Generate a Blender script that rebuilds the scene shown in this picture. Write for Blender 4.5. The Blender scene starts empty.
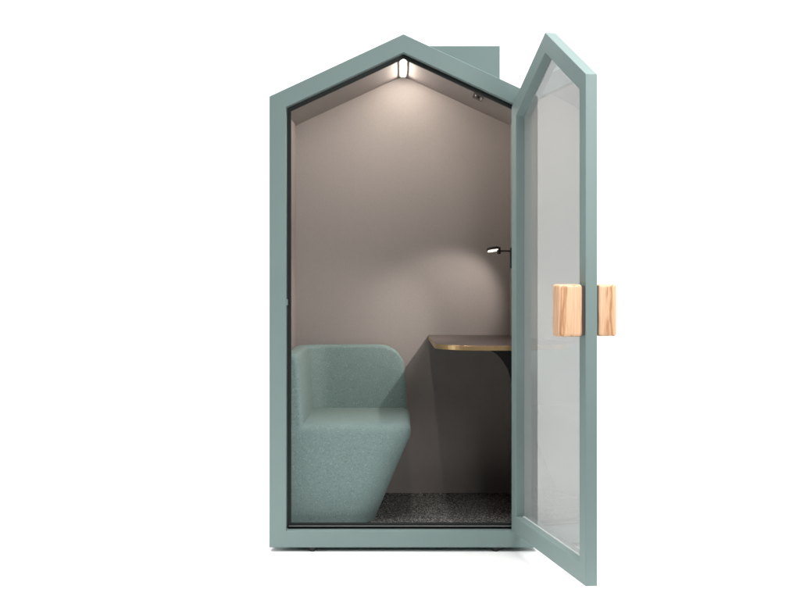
import bpy, bmesh, math, random
from mathutils import Vector, Matrix
random.seed(7)
C = bpy.context.scene
COL = C.collection
K = 244.0                                   # drawing units per metre in the plane of the front frame
CX, GY = 403.5, 551.8                       # centre line and ground line of the booth

def P(x, y, d):                             # drawing point (x right, y down, d deep) -> metres
    return Vector(((x - CX) / K, d / K, (GY - y) / K))

# ------------------------------------------------------------------ materials
def mat(name, base=(.5, .5, .5), rough=.5, metal=0.0, spec=.4):
    m = bpy.data.materials.new(name); m.use_nodes = True
    b = m.node_tree.nodes['Principled BSDF']
    b.inputs['Base Color'].default_value = (*base, 1)
    b.inputs['Roughness'].default_value = rough
    b.inputs['Metallic'].default_value = metal
    b.inputs['Specular IOR Level'].default_value = spec
    return m, m.node_tree, b

def N(t, kind, **kw):
    n = t.nodes.new(kind)
    for k, v in kw.items():
        setattr(n, k, v)
    return n

def noise_of(t, scale, detail=3, rough=.55, stretch=None):
    tc = N(t, 'ShaderNodeTexCoord')
    src = tc.outputs['Object']
    if stretch:
        mp = N(t, 'ShaderNodeMapping'); mp.inputs['Scale'].default_value = stretch
        t.links.new(src, mp.inputs['Vector']); src = mp.outputs['Vector']
    n = N(t, 'ShaderNodeTexNoise')
    n.inputs['Scale'].default_value = scale; n.inputs['Detail'].default_value = detail
    n.inputs['Roughness'].default_value = rough
    t.links.new(src, n.inputs['Vector'])
    return n

def ramp(t, fac, stops):
    r = N(t, 'ShaderNodeValToRGB')
    e = r.color_ramp.elements
    while len(e) < len(stops): e.new(.5)
    for el, (p, c) in zip(e, stops):
        el.position = p; el.color = (*c, 1)
    t.links.new(fac, r.inputs['Fac'])
    return r

def bump(t, b, fac, strength, dist):
    n = N(t, 'ShaderNodeBump')
    n.inputs['Strength'].default_value = strength; n.inputs['Distance'].default_value = dist
    t.links.new(fac, n.inputs['Height']); t.links.new(n.outputs['Normal'], b.inputs['Normal'])

def mul(c, k): return tuple(v * k for v in c)

TEAL = (.208, .279, .269)
def m_lacquer():
    m, t, b = mat('teal_lacquer', TEAL, .55, spec=.2)
    n = noise_of(t, 3.0, 4)
    r = ramp(t, n.outputs['Fac'], [(.3, mul(TEAL, .965)), (.7, mul(TEAL, 1.03))])
    t.links.new(r.outputs['Color'], b.inputs['Base Color'])
    n2 = noise_of(t, 420, 2)
    bump(t, b, n2.outputs['Fac'], .05, .0006)
    return m

FAB = (.196, .270, .260)
def m_fabric():
    m, t, b = mat('teal_wool', FAB, .95, spec=.12)
    b.inputs['Sheen Weight'].default_value = .06
    b.inputs['Sheen Roughness'].default_value = .5
    n = noise_of(t, 230, 1, .5)
    r = ramp(t, n.outputs['Fac'], [(.24, mul(FAB, .62)), (.36, mul(FAB, .94)), (.55, FAB), (.66, mul(FAB, 1.08)), (.80, (.34, .43, .40))])
    n3 = noise_of(t, 26, 3, .6)
    r3 = ramp(t, n3.outputs['Fac'], [(.3, (.97, .97, .97)), (.7, (1.03, 1.03, 1.03))])
    mx = N(t, 'ShaderNodeMix', data_type='RGBA', blend_type='MULTIPLY')
    mx.inputs[0].default_value = 1
    t.links.new(r.outputs['Color'], mx.inputs[6]); t.links.new(r3.outputs['Color'], mx.inputs[7])
    t.links.new(mx.outputs[2], b.inputs['Base Color'])
    bump(t, b, n.outputs['Fac'], .5, .0015)
    return m

FELT = (.30, .271, .257)
def m_felt(name, col):
    m, t, b = mat(name, col, .92, spec=.1)
    n = noise_of(t, 260, 3, .6)
    r = ramp(t, n.outputs['Fac'], [(.3, mul(col, .95)), (.7, mul(col, 1.05))])
    n2 = noise_of(t, 60, 2, .5, (1, 1, .02))
    r2 = ramp(t, n2.outputs['Fac'], [(.3, (.994,) * 3), (.7, (1.006,) * 3)])
    mx = N(t, 'ShaderNodeMix', data_type='RGBA', blend_type='MULTIPLY'); mx.inputs[0].default_value = 1
    t.links.new(r.outputs['Color'], mx.inputs[6]); t.links.new(r2.outputs['Color'], mx.inputs[7])
    t.links.new(mx.outputs[2], b.inputs['Base Color'])
    bump(t, b, n.outputs['Fac'], .25, .001)
    return m

def m_carpet():
    m, t, b = mat('speckled_carpet', (.1, .1, .1), 1.0, spec=.05)
    n = noise_of(t, 215, 1, .5)
    r = ramp(t, n.outputs['Fac'], [(.34, (.018, .018, .018)), (.50, (.075, .073, .071)), (.60, (.27, .263, .257)), (.70, (.58, .57, .55))])
    t.links.new(r.outputs['Color'], b.inputs['Base Color'])
    bump(t, b, n.outputs['Fac'], 1.0, .004)
    return m

def m_wood():
    m, t, b = mat('oiled_ash', (.8, .5, .3), .42, spec=.35)
    tc = N(t, 'ShaderNodeTexCoord')
    mp = N(t, 'ShaderNodeMapping'); mp.inputs['Scale'].default_value = (1, 1, .11)
    t.links.new(tc.outputs['Object'], mp.inputs['Vector'])
    dn = N(t, 'ShaderNodeTexNoise'); dn.inputs['Scale'].default_value = 24; dn.inputs['Detail'].default_value = 3
    t.links.new(mp.outputs['Vector'], dn.inputs['Vector'])
    ad = N(t, 'ShaderNodeVectorMath', operation='MULTIPLY_ADD')
    ad.inputs[1].default_value = (.035, .035, .0)
    t.links.new(dn.outputs['Color'], ad.inputs[0]); t.links.new(mp.outputs['Vector'], ad.inputs[2])
    w = N(t, 'ShaderNodeTexWave', wave_type='RINGS', rings_direction='Z')
    w.inputs['Scale'].default_value = 27; w.inputs['Distortion'].default_value = 2.2
    w.inputs['Detail'].default_value = 3; w.inputs['Detail Scale'].default_value = 2
    t.links.new(ad.outputs['Vector'], w.inputs['Vector'])
    r = ramp(t, w.outputs['Fac'], [(.0, (.80, .53, .34)), (.60, (.77, .49, .30)), (.86, (.68, .40, .24)), (1.0, (.49, .26, .13))])
    fn = noise_of(t, 300, 2, .6, (1, 1, .04))
    rf = ramp(t, fn.outputs['Fac'], [(.35, (.90, .88, .86)), (.6, (1.04, 1.04, 1.04))])
    mx = N(t, 'ShaderNodeMix', data_type='RGBA', blend_type='MULTIPLY'); mx.inputs[0].default_value = 1
    t.links.new(r.outputs['Color'], mx.inputs[6]); t.links.new(rf.outputs['Color'], mx.inputs[7])
    t.links.new(mx.outputs[2], b.inputs['Base Color'])
    bump(t, b, fn.outputs['Fac'], .1, .0008)
    return m

def m_noisy(name, col, rough, metal=0, spec=.4, scale=80, amp=.08):
    m, t, b = mat(name, col, rough, metal, spec)
    n = noise_of(t, scale, 3)
    r = ramp(t, n.outputs['Fac'], [(.3, mul(col, 1 - amp)), (.7, mul(col, 1 + amp))])
    t.links.new(r.outputs['Color'], b.inputs['Base Color'])
    return m

def m_glass():
    m = bpy.data.materials.new('reflection_grey_glass'); m.use_nodes = True
    t = m.node_tree; t.nodes.clear()
    out = N(t, 'ShaderNodeOutputMaterial')
    tr = N(t, 'ShaderNodeBsdfTransparent'); tr.inputs['Color'].default_value = (.572, .58, .575, 1)  # grey put into the clear pane in place of its reflections
    gl = N(t, 'ShaderNodeBsdfGlossy'); gl.inputs['Roughness'].default_value = .02
    gl.inputs['Color'].default_value = (.95, .97, .96, 1)
    fr = N(t, 'ShaderNodeFresnel'); fr.inputs['IOR'].default_value = 1.5
    mx = N(t, 'ShaderNodeMixShader')
    geo = N(t, 'ShaderNodeNewGeometry')
    # same reflectance from either side of the thin sheet
    iv = N(t, 'ShaderNodeMix', data_type='FLOAT')
    iv.inputs[2].default_value = 1.5; iv.inputs[3].default_value = 1.0
    t.links.new(geo.outputs['Backfacing'], iv.inputs[0]); t.links.new(iv.outputs[0], fr.inputs['IOR'])
    t.links.new(fr.outputs[0], mx.inputs[0])
    df = N(t, 'ShaderNodeBsdfDiffuse'); df.inputs['Color'].default_value = (.8, .8, .79, 1)  # pale diffuse veil painted in for reflected haze on the pane
    m2 = N(t, 'ShaderNodeMixShader'); m2.inputs[0].default_value = .24
    t.links.new(tr.outputs[0], m2.inputs[1]); t.links.new(df.outputs[0], m2.inputs[2])
    t.links.new(m2.outputs[0], mx.inputs[1]); t.links.new(gl.outputs[0], mx.inputs[2])
    t.links.new(mx.outputs[0], out.inputs['Surface'])
    return m

def m_emit(name, col, strength):
    m = bpy.data.materials.new(name); m.use_nodes = True
    t = m.node_tree; t.nodes.clear()
    out = N(t, 'ShaderNodeOutputMaterial'); e = N(t, 'ShaderNodeEmission')
    e.inputs['Color'].default_value = (*col, 1); e.inputs['Strength'].default_value = strength
    t.links.new(e.outputs[0], out.inputs['Surface'])
    return m

M = dict(
    teal=m_lacquer(), fabric=m_fabric(), felt=m_felt('taupe_felt', FELT), carpet=m_carpet(), wood=m_wood(),
    rubber=m_noisy('black_rubber', (.012, .016, .015), .55, spec=.3),
    black=m_noisy('black_metal', (.012, .012, .012), .4, spec=.4),
    bronze=m_noisy('bronze_edge', (.47, .32, .16), .34, .75, scale=40),
    laminate=m_noisy('brown_laminate', (.085, .066, .062), .38, spec=.4, scale=300, amp=.06),
    alu=m_noisy('aluminium', (.24, .24, .24), .4, .7, scale=120),
    bead=m_noisy('pale_bead', (.74, .78, .77), .4, spec=.4),
    lip=m_noisy('grey_profile', (.17, .16, .155), .6),
    ceiling=m_felt('taupe_ceiling_felt', mul(FELT, 1.25)),
    chrome=m_noisy('chrome', (.7, .7, .7), .15, 1.0),
    plastic=m_noisy('grey_plastic', (.06, .055, .054), .5),
    glass=m_glass(),
    led=m_emit('led_diffuser', (1.0, .90, .81), 132.0),
    lens=m_emit('lamp_lens', (1.0, .86, .72), 2.2),
)

# ------------------------------------------------------------------ mesh helpers
def obj(name, bm, m, parent=None, bevel=0, seg=2, smooth=False, origin=None):
    bmesh.ops.recalc_face_normals(bm, faces=bm.faces)
    if origin is not None:
        for v in bm.verts: v.co -= origin
    me = bpy.data.meshes.new(name); bm.to_mesh(me); bm.free()
    o = bpy.data.objects.new(name, me); COL.objects.link(o)
    if origin is not None: o.location = origin
    me.materials.append(m)
    if parent: o.parent = parent
    if smooth:
        for p in me.polygons: p.use_smooth = True
    if bevel:
        b = o.modifiers.new('edge', 'BEVEL'); b.width = bevel; b.segments = seg
        b.limit_method = 'ANGLE'; b.angle_limit = math.radians(28)
        b.harden_normals = False
    return o

def thing(name, label, cat, loc=(0, 0, 0)):
    o = bpy.data.objects.new(name, None); COL.objects.link(o)
    o.location = loc; o.empty_display_size = .1
    o['label'] = label; o['category'] = cat
    return o

def box(bm, x0, x1, y0, y1, d0, d1):
    vs = [bm.verts.new(P(x, y, d)) for d in (d0, d1) for (x, y) in ((x0, y0), (x1, y0), (x1, y1), (x0, y1))]
    for f in ((0, 1, 2, 3), (4, 5, 6, 7), (0, 1, 5, 4), (1, 2, 6, 5), (2, 3, 7, 6), (3, 0, 4, 7)):
        bm.faces.new([vs[i] for i in f])

def prism(bm, poly, d0, d1, f=None):        # poly in (x, y) drawing units, extruded along d
    f = f or P
    a = [bm.verts.new(f(x, y, d0)) for x, y in poly]
    b = [bm.verts.new(f(x, y, d1)) for x, y in poly]
    n = len(poly)
    bm.faces.new(a); bm.faces.new(b)
    for i in range(n):
        bm.faces.new([a[i], a[(i + 1) % n], b[(i + 1) % n], b[i]])

def ring(bm, outer, inner, d0, d1):         # mitred frame between two matching outlines
    n = len(outer)
    V = {}
    for k, (poly, d) in enumerate(((outer, d0), (inner, d0), (inner, d1), (outer, d1))):
        for i, (x, y) in enumerate(poly):
            V[k, i] = bm.verts.new(P(x, y, d))
    for i in range(n):
        j = (i + 1) % n
        for k in range(4):
            l = (k + 1) % 4
            bm.faces.new([V[k, i], V[k, j], V[l, j], V[l, i]])

def tube(bm, a, b, r0, r1=None, seg=20):
    r1 = r0 if r1 is None else r1
    ax = (b - a).normalized()
    u = ax.orthogonal().normalized(); w = ax.cross(u)
    A, B = [], []
    for i in range(seg):
        t = 2 * math.pi * i / seg
        dv = u * math.cos(t) + w * math.sin(t)
        A.append(bm.verts.new(a + dv * r0)); B.append(bm.verts.new(b + dv * r1))
    bm.faces.new(A); bm.faces.new(B)
    for i in range(seg):
        j = (i + 1) % seg
        bm.faces.new([A[i], A[j], B[j], B[i]])

SL = .464
def house(o, ob=None):                      # booth outline moved inwards by o (bottom by ob)
    ob = o if ob is None else ob
    half = 134.2 - o
    ap = 34 + 1.1024 * o
    ev = ap + SL * half
    return [(CX - half, 547.5 - ob), (CX + half, 547.5 - ob), (CX + half, ev), (CX, ap), (CX - half, ev)]

# ------------------------------------------------------------------ phone booth
W_ = 9.3                                    # wall thickness
BACK = 221.0
booth = thing('phone_booth', 'teal house shaped phone booth standing on the white floor with its glass door open', 'phone booth')
FW = 16.7
bm = bmesh.new(); ring(bm, house(0), house(FW), 0, 12)
obj('front_frame', bm, M['teal'], booth, .0022)
bm = bmesh.new(); ring(bm, house(FW - 1.5), house(FW + 4.0, FW + 5.2), 12.2, 17)
obj('door_seal', bm, M['rubber'], booth, .0015)
bm = bmesh.new(); box(bm, 288, 519, 527.6, 528.3, 8.5, 12.1)
obj('threshold_strip', bm, M['alu'], booth, .0008)
bm = bmesh.new(); ring(bm, house(.7), house(W_ - 3.2), 12.3, BACK + 8)
prism(bm, house(W_ - 2.9), BACK + 3.4, BACK + 7.6)
obj('shell', bm, M['teal'], booth, .003)
fx0, fx1 = CX - 134.2 + W_, CX + 134.2 - W_
ap = 34 + 1.1024 * W_; ev = ap + SL * (134.2 - W_)
# inner lining
bm = bmesh.new(); prism(bm, house(W_ - 2.6, 12), BACK, BACK + 3)
obj('back_panel', bm, M['felt'], booth)
for x0, x1 in ((fx0 - 3, fx0), (fx1, fx1 + 3)):
    bm = bmesh.new()
    if x0 < CX: poly = [(x0, 535), (x1, 535), (x1, ev - .4), (x0, ev + SL * 0 + 1.0)]
    else: poly = [(x0, 535), (x1, 535), (x1, ev + 1.0), (x0, ev - .4)]
    prism(bm, poly, 17.3, BACK - .2)
    obj('side_panel', bm, M['felt'], booth)
for s in (-1, 1):
    bm = bmesh.new()
    e = (134.2 - W_) - .3
    poly = [(CX + s * 3.5, ap + SL * 3.5), (CX + s * e, ap + SL * e), (CX + s * e, ap + SL * e - 3), (CX + s * 3.5, ap + SL * 3.5 - 3)]
    prism(bm, poly, 17.3, BACK - .2)
    obj('ceiling_panel', bm, M['ceiling'], booth)
bm = bmesh.new(); box(bm, fx0 + .2, fx1 - .2, 531, 540.5, 17.3, BACK - .2)
obj('carpet', bm, M['carpet'], booth)

# ridge light: channel with two grey lips and a glowing diffuser
yl = ap + 3.3
bm = bmesh.new()
for s in (-1, 1):
    prism(bm, [(CX + s * 3.3, yl - 2.2), (CX + s * 4.9, yl - 2.2), (CX + s * 4.9, yl), (CX + s * 3.3, yl)], 17.4, BACK - .6)
prism(bm, [(CX - 4.2, yl - 2.4), (CX + 4.2, yl - 2.4), (CX + 4.2, yl - 1.1), (CX - 4.2, yl - 1.1)], 17.4, BACK - .6)
rl = obj('ceiling_light', bm, M['lip'], booth)
bm = bmesh.new(); box(bm, CX - 2.1, CX + 2.1, yl - 1.0, yl + .7, 17.6, BACK - 20)
obj('diffuser', bm, M['led'], rl)

# motion sensor let into the right slope of the ceiling
def slope(x, d, off):                        # a point under the right ceiling slope, off = distance below it
    n = Vector((-SL, 0, -1)).normalized()
    return P(x, ap + SL * (x - CX), d) + n * (off / K)
def slope_box(bm, xc, dc, hx, hd, o0, o1):
    vs = [bm.verts.new(slope(xc + sx * hx, dc + sd * hd, o)) for o in (o0, o1) for sx, sd in ((-1, -1), (1, -1), (1, 1), (-1, 1))]
    for f in ((0, 1, 2, 3), (4, 5, 6, 7), (0, 1, 5, 4), (1, 2, 6, 5), (2, 3, 7, 6), (3, 0, 4, 7)):
        bm.faces.new([vs[i] for i in f])
bm = bmesh.new(); slope_box(bm, 485, 112, 5.2, 24, -.5, .8)
sens = obj('motion_sensor', bm, M['plastic'], booth, .001)
bm = bmesh.new(); tube(bm, slope(484.3, 108, .6), slope(484.0, 108, 2.6), 3.0 / K, 2.4 / K)
obj('lens', bm, M['black'], sens, .0008)
bm = bmesh.new(); slope_box(bm, 488.4, 108, 1.0, 13, .7, 1.8)
obj('trim', bm, M['chrome'], sens)

# vent box on the right roof slope
bm = bmesh.new()
def roof_y(x): return 34.3 + SL * (x - CX)
prism(bm, [(416, 36.3), (504.3, 36.3), (504.3, roof_y(504.3) + .6), (416, roof_y(416) + .6)], 58, 190)
obj('vent_box', bm, M['teal'], booth, .002)

# levelling feet
for x in (312, 496):
    for d in (4.4, BACK - 15):
        bm = bmesh.new()
        tube(bm, P(x, 547.2, d), P(x, 548.8, d), 4.2 / K, 4.2 / K)
        tube(bm, P(x, 548.7, d), P(x, GY, d), 3.9 / K, 2.7 / K)
        obj('foot', bm, M['black'], booth)

# strike plate on the latch side
bm = bmesh.new(); box(bm, 286.0, 287.2, 299.5, 305.5, -.3, 8)
obj('strike_plate', bm, M['teal'], booth, .001)

# ------------------------------------------------------------------ door (built shut, then swung open)
hinge = P(CX + 134.2 - FW, GY, 0)
ANG = math.radians(100.3)
DO = FW + .6                                 # outline of the leaf inside the frame
DT = 10.0
def door_obj(name, bm, m, parent, bevel=0, seg=2):
    for v in bm.verts: v.co -= hinge
    return obj(name, bm, m, parent, bevel, seg)
bm = bmesh.new(); ring(bm, house(DO), house(DO + FW), 0, DT)
door = door_obj('door', bm, M['teal'], booth, .002)
door.location = hinge; door.rotation_euler = (0, 0, ANG)
bm = bmesh.new(); prism(bm, house(DO + FW - 1.5), 1.2, 2.0)
door_obj('glass_pane', bm, M['glass'], door)
ho, hi = house(DO + FW - .1), house(DO + FW + .9)
bm = bmesh.new()
prism(bm, [ho[0], ho[1], hi[1], hi[0]], 2.1, 3.0)
prism(bm, [ho[0], hi[0], hi[4], ho[4]], 2.1, 3.0)
door_obj('glazing_bead', bm, M['bead'], door)
hx0 = CX - 134.2 + DO
for d0, d1, n0, n1 in ((DT + 2.0, DT + 22.5, DT - .3, DT + 3), (-18.0, -1.6, -2.4, .3)):
    bm = bmesh.new()
    box(bm, hx0 + 1.6, hx0 + 20.5, 281, 324.3, d0, d1)
    bmesh.ops.bevel(bm, geom=bm.edges[:], offset=2.9 / K, segments=5, profile=.6, affect='EDGES')
    for v in bm.verts: v.co -= hinge
    h = obj('handle', bm, M['wood'], door)
    for p in h.data.polygons: p.use_smooth = True
    bm = bmesh.new(); box(bm, hx0 + 2.6, hx0 + 15.5, 282.2, 323, n0, n1)  # mount, dark and tall to paint the shade between handle and stile
    for v in bm.verts: v.co -= hinge
    obj('gap_shade_mount', bm, M['laminate'], h)
for y in (140, 500):
    bm = bmesh.new(); tube(bm, P(CX + 134.2 - FW - .2, y - 7, -1.2), P(CX + 134.2 - FW - .2, y + 7, -1.2), 1.1 / K)
    door_obj('hinge', bm, M['teal'], door)

# ------------------------------------------------------------------ lounge seat
seat = thing('lounge_seat', 'teal wool lounge seat with curved backrest on the carpet inside the booth', 'seat', P(340, 531, 130))
so = Vector(seat.location)
FRONT, REAR = 36.0, 216.0
XL = fx0 + 1.2
def plan(xr, inset, rf, rr, xl=XL, n=10, df=FRONT, dr=REAR):
    x0, x1, a, b = xl + inset * .4, xr - inset, df + inset, dr - inset
    pts = [(x0, b), (x0, a)]
    for k in range(n + 1):
        t = -math.pi / 2 + (math.pi / 2) * k / n
        pts.append((x1 - rf + rf * math.cos(t), a + rf + rf * math.sin(t)))
    for k in range(n + 1):
        t = (math.pi / 2) * k / n
        pts.append((x1 - rr + rr * math.cos(t), b - rr + rr * math.sin(t)))
    return pts
YT = 429.0
def xr_at(y): return 373.5 + (411.6 - 373.5) * (531 - y) / (531 - 441)
levels = [(531, 0), (522, 0), (505, 0), (485, 0), (465, 0), (450, 0), (443, .0), (439, .3)]
FR = 9.0
for k in range(1, 8):
    t = (math.pi / 2) * k / 7
    levels.append((438.0 - FR * math.sin(t), FR * (1 - math.cos(t)) + .3))
bm = bmesh.new(); rows = []
for y, ins in levels:
    yy = max(y, 441)
    rf = 30 if y > 450 else 24
    rows.append([bm.verts.new(P(x, y, d) - so) for x, d in plan(xr_at(yy) if y > 441 else 411.6, ins, rf - ins * .6, 20 - ins * .6)])
for a, b in zip(rows, rows[1:]):
    for i in range(len(a)):
        j = (i + 1) % len(a)
        bm.faces.new([a[i], a[j], b[j], b[i]])
bm.faces.new(rows[0]); bm.faces.new(rows[-1])
base = obj('seat_base', bm, M['fabric'], seat, smooth=True)
def smooth_by_angle(o, deg):
    me = o.data
    bm = bmesh.new(); bm.from_mesh(me)
    for e in bm.edges:
        if len(e.link_faces) == 2 and e.calc_face_angle(0) > math.radians(deg): e.smooth = False
    bm.to_mesh(me); bm.free()
smooth_by_angle(base, 40)

# backrest swept along the left wall and round the rear corner
XO, DO_, RC = XL + .2, REAR + 2.5, 38.0
path = []                                    # (x, d, inward normal x, inward normal d, height of top, taper)
for k in range(0, 9):
    u = (k / 8)
    d = FRONT + 1.0 + 7.0 * (1 - math.cos(u * math.pi / 2))
    path.append((XO, d, 1, 0, u))
for k in range(1, 7):
    path.append((XO, FRONT + 8 + (DO_ - RC - FRONT - 8) * k / 6, 1, 0, 1))
for k in range(1, 13):
    t = (math.pi / 2) * k / 12
    path.append((XO + RC - RC * math.cos(t), DO_ - RC + RC * math.sin(t), math.cos(t), -math.sin(t), 1))
xe = 408.4
x = XO + RC
for k in range(1, 6): path.append((x + (372 - x) * k / 5, DO_, 0, -1, 1))
for k in range(1, 15):
    t = (math.pi / 2) * k / 14
    path.append((372 + (xe - 372) * math.sin(t), DO_, 0, -1, 1))
YTOP = 357.0
bm = bmesh.new(); rows = []
for (px, pd, nx, nd, u) in path:
    top = YTOP
    if px > 372:
        q = min(1, (px - 372) / (xe - 372))
        top = YTOP + 30 * (1 - (1 - min(1, q / .93) ** 2.3) ** .5) if q < .93 else YTOP + 30 + (q - .93) / .07 * 46
    if u < 1:                                # rounded free end near the door
        top = YTOP + 6 * (1 - math.sin(u * math.pi / 2))
    e = 1.0
    tb, tt = 20.5, 15.0
    cut = 5.0 * (1 - math.sin(u * math.pi / 2)) if u < 1 else 0
    if px > 398: cut = 4.0 * ((px - 398) / (xe - 398)) ** 2
    def th(y): return (tt + (tb - tt) * min(1, max(0, (y - YTOP) / (YT - YTOP)))) - cut
    ybot = YT + 12
    sec = [(0, ybot)]
    yt = min(top, ybot - 8)
    sec.append((0, yt + 3))
    R = 4.6
    sec += [(.9, yt + .9), (2.6, yt)]
    T = th(yt)
    for k in range(0, 7):
        t = (math.pi / 2) * k / 6
        sec.append((T - R + R * math.sin(t), yt + R - R * math.cos(t)))
    for k in range(1, 7):
        y = yt + R + (ybot - yt - R) * k / 6
        sec.append((th(y), y))
    row = []
    for off, y in sec:
        row.append(bm.verts.new(P(px + nx * off, y, pd + nd * off) - so))
    rows.append(row)
for a, b in zip(rows, rows[1:]):
    for i in range(len(a) - 1):
        bm.faces.new([a[i], a[i + 1], b[i + 1], b[i]])
    bm.faces.new([a[-1], a[0], b[0], b[-1]])
bm.faces.new(rows[0]); bm.faces.new(rows[-1])
br = obj('backrest', bm, M['fabric'], seat, smooth=True)
smooth_by_angle(br, 50)

# ------------------------------------------------------------------ desk
desk = thing('wall_desk', 'dark brown desk top with bronze edge and rounded corner fixed to the right wall', 'desk', P(fx1, 349, 120))
do = Vector(desk.location)
DX0, DX1, DD0, DD1 = 432.8, fx1 - .3, 17.6, BACK - .3
def desk_plan(ins=0):
    pts = [(DX1, DD1), (DX0 + ins, DD1)]
    rx, rd = 46, 46
    for k in range(17):
        t = (math.pi / 2) * k / 16
        pts.append((DX0 + ins + 3.0 + rx - rx * math.cos(t), DD0 + ins + rd - rd * math.sin(t)))
    pts.append((DX1, DD0 + ins))
    return pts
def slab(poly, y0, y1):
    bm = bmesh.new()
    a = [bm.verts.new(P(x, y0, d) - do) for x, d in poly]; b = [bm.verts.new(P(x, y1, d) - do) for x, d in poly]
    bm.faces.new(a); bm.faces.new(b)
    for i in range(len(a)):
        j = (i + 1) % len(a); bm.faces.new([a[i], a[j], b[j], b[i]])
    return bm
YD = 346.9
obj('desk_top', slab(desk_plan(.5), YD - .25, YD + 5.1), M['laminate'], desk)
# bronze edge band round the free sides of the board
bm = bmesh.new()
po, pi_ = desk_plan(0)[1:], desk_plan(.45)[1:]
rows = []
for (xo, d_o), (xi, d_i) in zip(po, pi_):
    rows.append([bm.verts.new(P(x, y, d) - do) for x, d, y in ((xo, d_o, YD + .3), (xo, d_o, YD + 4.6), (xi, d_i, YD + 5.0), (xi, d_i, YD))])
for a, b in zip(rows, rows[1:]):
    for i in range(4):
        bm.faces.new([a[i], a[(i + 1) % 4], b[(i + 1) % 4], b[i]])
bm.faces.new(rows[0]); bm.faces.new(rows[-1])
obj('edge_band', bm, M['bronze'], desk)
# curved bracket plates under the board, against the right wall
for d in (62,):
    yb, y1 = YD + 5.2, YD + 52
    x0, x1 = 486, DX1 - .2
    poly = [(x1, yb - .3), (x0 - 3, yb - .3)]
    for k in range(1, 13):
        t = (math.pi / 2) * k / 12
        poly.append((x0 + 31.5 * math.sin(t) ** 1.0, yb + .8 + 46 * (1 - math.cos(t))))
    poly.append((x1, y1))
    bm = bmesh.new(); prism(bm, poly, d, d + 2.2, lambda x, y, dd: P(x, y, dd) - do)
    obj('bracket', bm, M['black'], desk)

# ------------------------------------------------------------------ reading lamp on the right wall
LD = 125.0
lamp = thing('wall_lamp', 'small black reading lamp with lit swivel head on the right wall above the desk', 'lamp', P(fx1, 250, LD))
lo = Vector(lamp.location)
def L(x, y, d): return P(x, y, d) - lo
bm = bmesh.new()
for dd in (0,):
    prism(bm, [(fx1 - 8.0, 246.2), (fx1 - .1, 246.2), (fx1 - .1, 268.6), (fx1 - 8.0, 268.6)], LD - 4, LD + 4, L)
obj('wall_plate', bm, M['black'], lamp, .0015)
bm = bmesh.new(); tube(bm, L(fx1 - 7.8, 249.7, LD), L(509.2, 249.7, LD), .95 / K)
obj('arm', bm, M['black'], lamp, smooth=True)
bm = bmesh.new(); tube(bm, L(507.9, 245.2, LD - .4), L(508.2, 252.9, LD + .4), 2.1 / K)
obj('swivel', bm, M['black'], lamp, .0015)
# flat oval head: its underside leans a little towards the door
def head_pts(sc, n=24):
    out = []
    for k in range(n):
        t = 2 * math.pi * k / n
        out.append((7.2 * sc * math.copysign(abs(math.cos(t)) ** .6, math.cos(t)), 5.2 * sc * math.copysign(abs(math.sin(t)) ** .6, math.sin(t))))
    return out
HR = Matrix.Rotation(math.radians(-15), 3, 'X') @ Matrix.Rotation(math.radians(-9), 3, 'Y')
hc = L(501.6, 248.2, LD)
def head_slab(sc0, sc1, z0, z1):
    bm = bmesh.new()
    a = [bm.verts.new(hc + HR @ Vector((u / K, v / K, z0 / K))) for u, v in head_pts(sc0)]
    b = [bm.verts.new(hc + HR @ Vector((u / K, v / K, z1 / K))) for u, v in head_pts(sc1)]
    bm.faces.new(a); bm.faces.new(b)
    for i in range(len(a)):
        j = (i + 1) % len(a); bm.faces.new([a[i], a[j], b[j], b[i]])
    return bm
head = obj('head', head_slab(1, .92, -1.0, 2.0), M['black'], lamp, .001)
obj('lens', head_slab(.82, .82, -1.35, -1.0), M['lens'], head)
def beam(energy, size, blend, aim):
    sp = bpy.data.lights.new('lamp_beam', 'SPOT')
    sp.energy = energy; sp.color = (1.0, .92, .85); sp.spot_size = math.radians(size)
    sp.spot_blend = blend; sp.shadow_soft_size = .008
    o = bpy.data.objects.new('lamp_beam', sp); COL.objects.link(o)
    o.parent = lamp; o.location = hc + HR @ Vector((0, 0, -3.2 / K))
    o.rotation_euler = Vector(aim).to_track_quat('-Z', 'Y').to_euler()
beam(16, 90, 1.0, (-.82, .15, -.55))         # the bright core, turned across the booth
beam(6.4, 72, .62, (-.38, .80, -.46))       # the wide soft edge

# ------------------------------------------------------------------ white studio sweep
bm = bmesh.new()
prof = [(-1.35, 0), (-.6, 0), (0, 0), (2.0, 0), (3.6, 0)]
for k in range(1, 13):
    t = (math.pi / 2) * k / 12
    prof.append((3.6 + 1.4 * math.sin(t), 1.4 - 1.4 * math.cos(t)))
prof.append((5.0, 6.0))
rows = [[bm.verts.new((x, y, z)) for x in (-7, -3, 0, 3, 7)] for y, z in prof]
for a, b in zip(rows, rows[1:]):
    for i in range(4): bm.faces.new([a[i], a[i + 1], b[i + 1], b[i]])
wm, wt, wb = mat('white_paper', (.9, .9, .9), .9, spec=.1)
wn = noise_of(wt, 2.0, 3)
wr = ramp(wt, wn.outputs['Fac'], [(.3, (.89, .89, .89)), (.7, (.91, .91, .91))])
wt.links.new(wr.outputs['Color'], wb.inputs['Base Color'])
bd = obj('backdrop', bm, wm, None, smooth=True)
bm = bmesh.new()
bm.faces.new([bm.verts.new(v) for v in ((-9, -9, -.006), (9, -9, -.006), (9, 7, -.006), (-9, 7, -.006))])
fl = obj('added_dark_floor', bm, m_noisy('bounce_cut_grey', (.12, .12, .12), .7, scale=6), None)  # unseen dark sheet added so less light bounces onto the booth
fl['kind'] = 'structure'; fl['label'] = 'added dark grey floor out of view under the white sweep, keeps bounce light low'; fl['category'] = 'floor'
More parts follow.
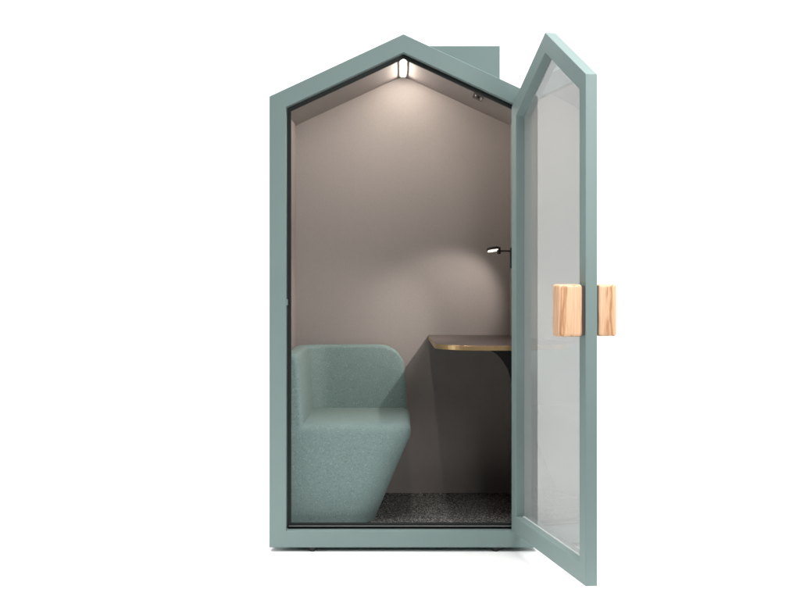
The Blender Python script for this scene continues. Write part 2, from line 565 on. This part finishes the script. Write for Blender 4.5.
bd['kind'] = 'structure'; bd['label'] = 'plain white studio floor curving up into a white backdrop'; bd['category'] = 'backdrop'

# ------------------------------------------------------------------ front key and added fill lamps
def area(name, loc, target, sx, sy, energy, col=(1, 1, 1)):
    l = bpy.data.lights.new(name, 'AREA'); l.shape = 'RECTANGLE'; l.size = sx; l.size_y = sy
    l.energy = energy; l.color = col
    o = bpy.data.objects.new(name, l); COL.objects.link(o)
    o.location = loc
    o.rotation_euler = (Vector(target) - Vector(loc)).to_track_quat('-Z', 'Y').to_euler()
    return o
area('floor_fill_overhead', (0, -.6, 9.5), (0, -.6, 0), 9, 6, 1420)  # added fill that burns the floor out to white
for sx in (-1, 1):
    area('floor_fill_side', (sx * 3.4, -.1, 1.0), (sx * .9, -.1, 0), 2.6, 1.0, 40)  # added low fills, whiten the floor without lighting the roof
area('front_softbox', (1.15, -2.75, 2.3), (0, 0, 1.1), 1.2, .9, 66, (1, .985, .97))
area('backdrop_fill', (0, 2.6, 4.8), (0, 4.2, .5), 9, 2.0, 220)  # added wash that turns the sweep behind the booth pure white

w = bpy.data.worlds.new('World'); C.world = w; w.use_nodes = True
bg = w.node_tree.nodes['Background']
bg.inputs['Color'].default_value = (1, 1, 1, 1); bg.inputs['Strength'].default_value = .10

# ------------------------------------------------------------------ camera
cam = bpy.data.cameras.new('camera'); co = bpy.data.objects.new('camera', cam); COL.objects.link(co)
D = 1325.0
co.location = P(400, 265, -D); co.rotation_euler = (math.pi / 2, 0, 0)
cam.sensor_width = 36; cam.lens = D / 800 * 36
cam.shift_y = -(300 - 265) / 800
cam.clip_end = 100
C.camera = co

C.view_settings.view_transform = 'Standard'; C.view_settings.look = 'None'
C.view_settings.exposure = 0; C.view_settings.gamma = 1
C.cycles.use_denoising = True
try: C.cycles.denoiser = 'OPENIMAGEDENOISE'
except Exception: pass
C.cycles.max_bounces = 10; C.cycles.diffuse_bounces = 5; C.cycles.transparent_max_bounces = 16
C.cycles.sample_clamp_indirect = 6
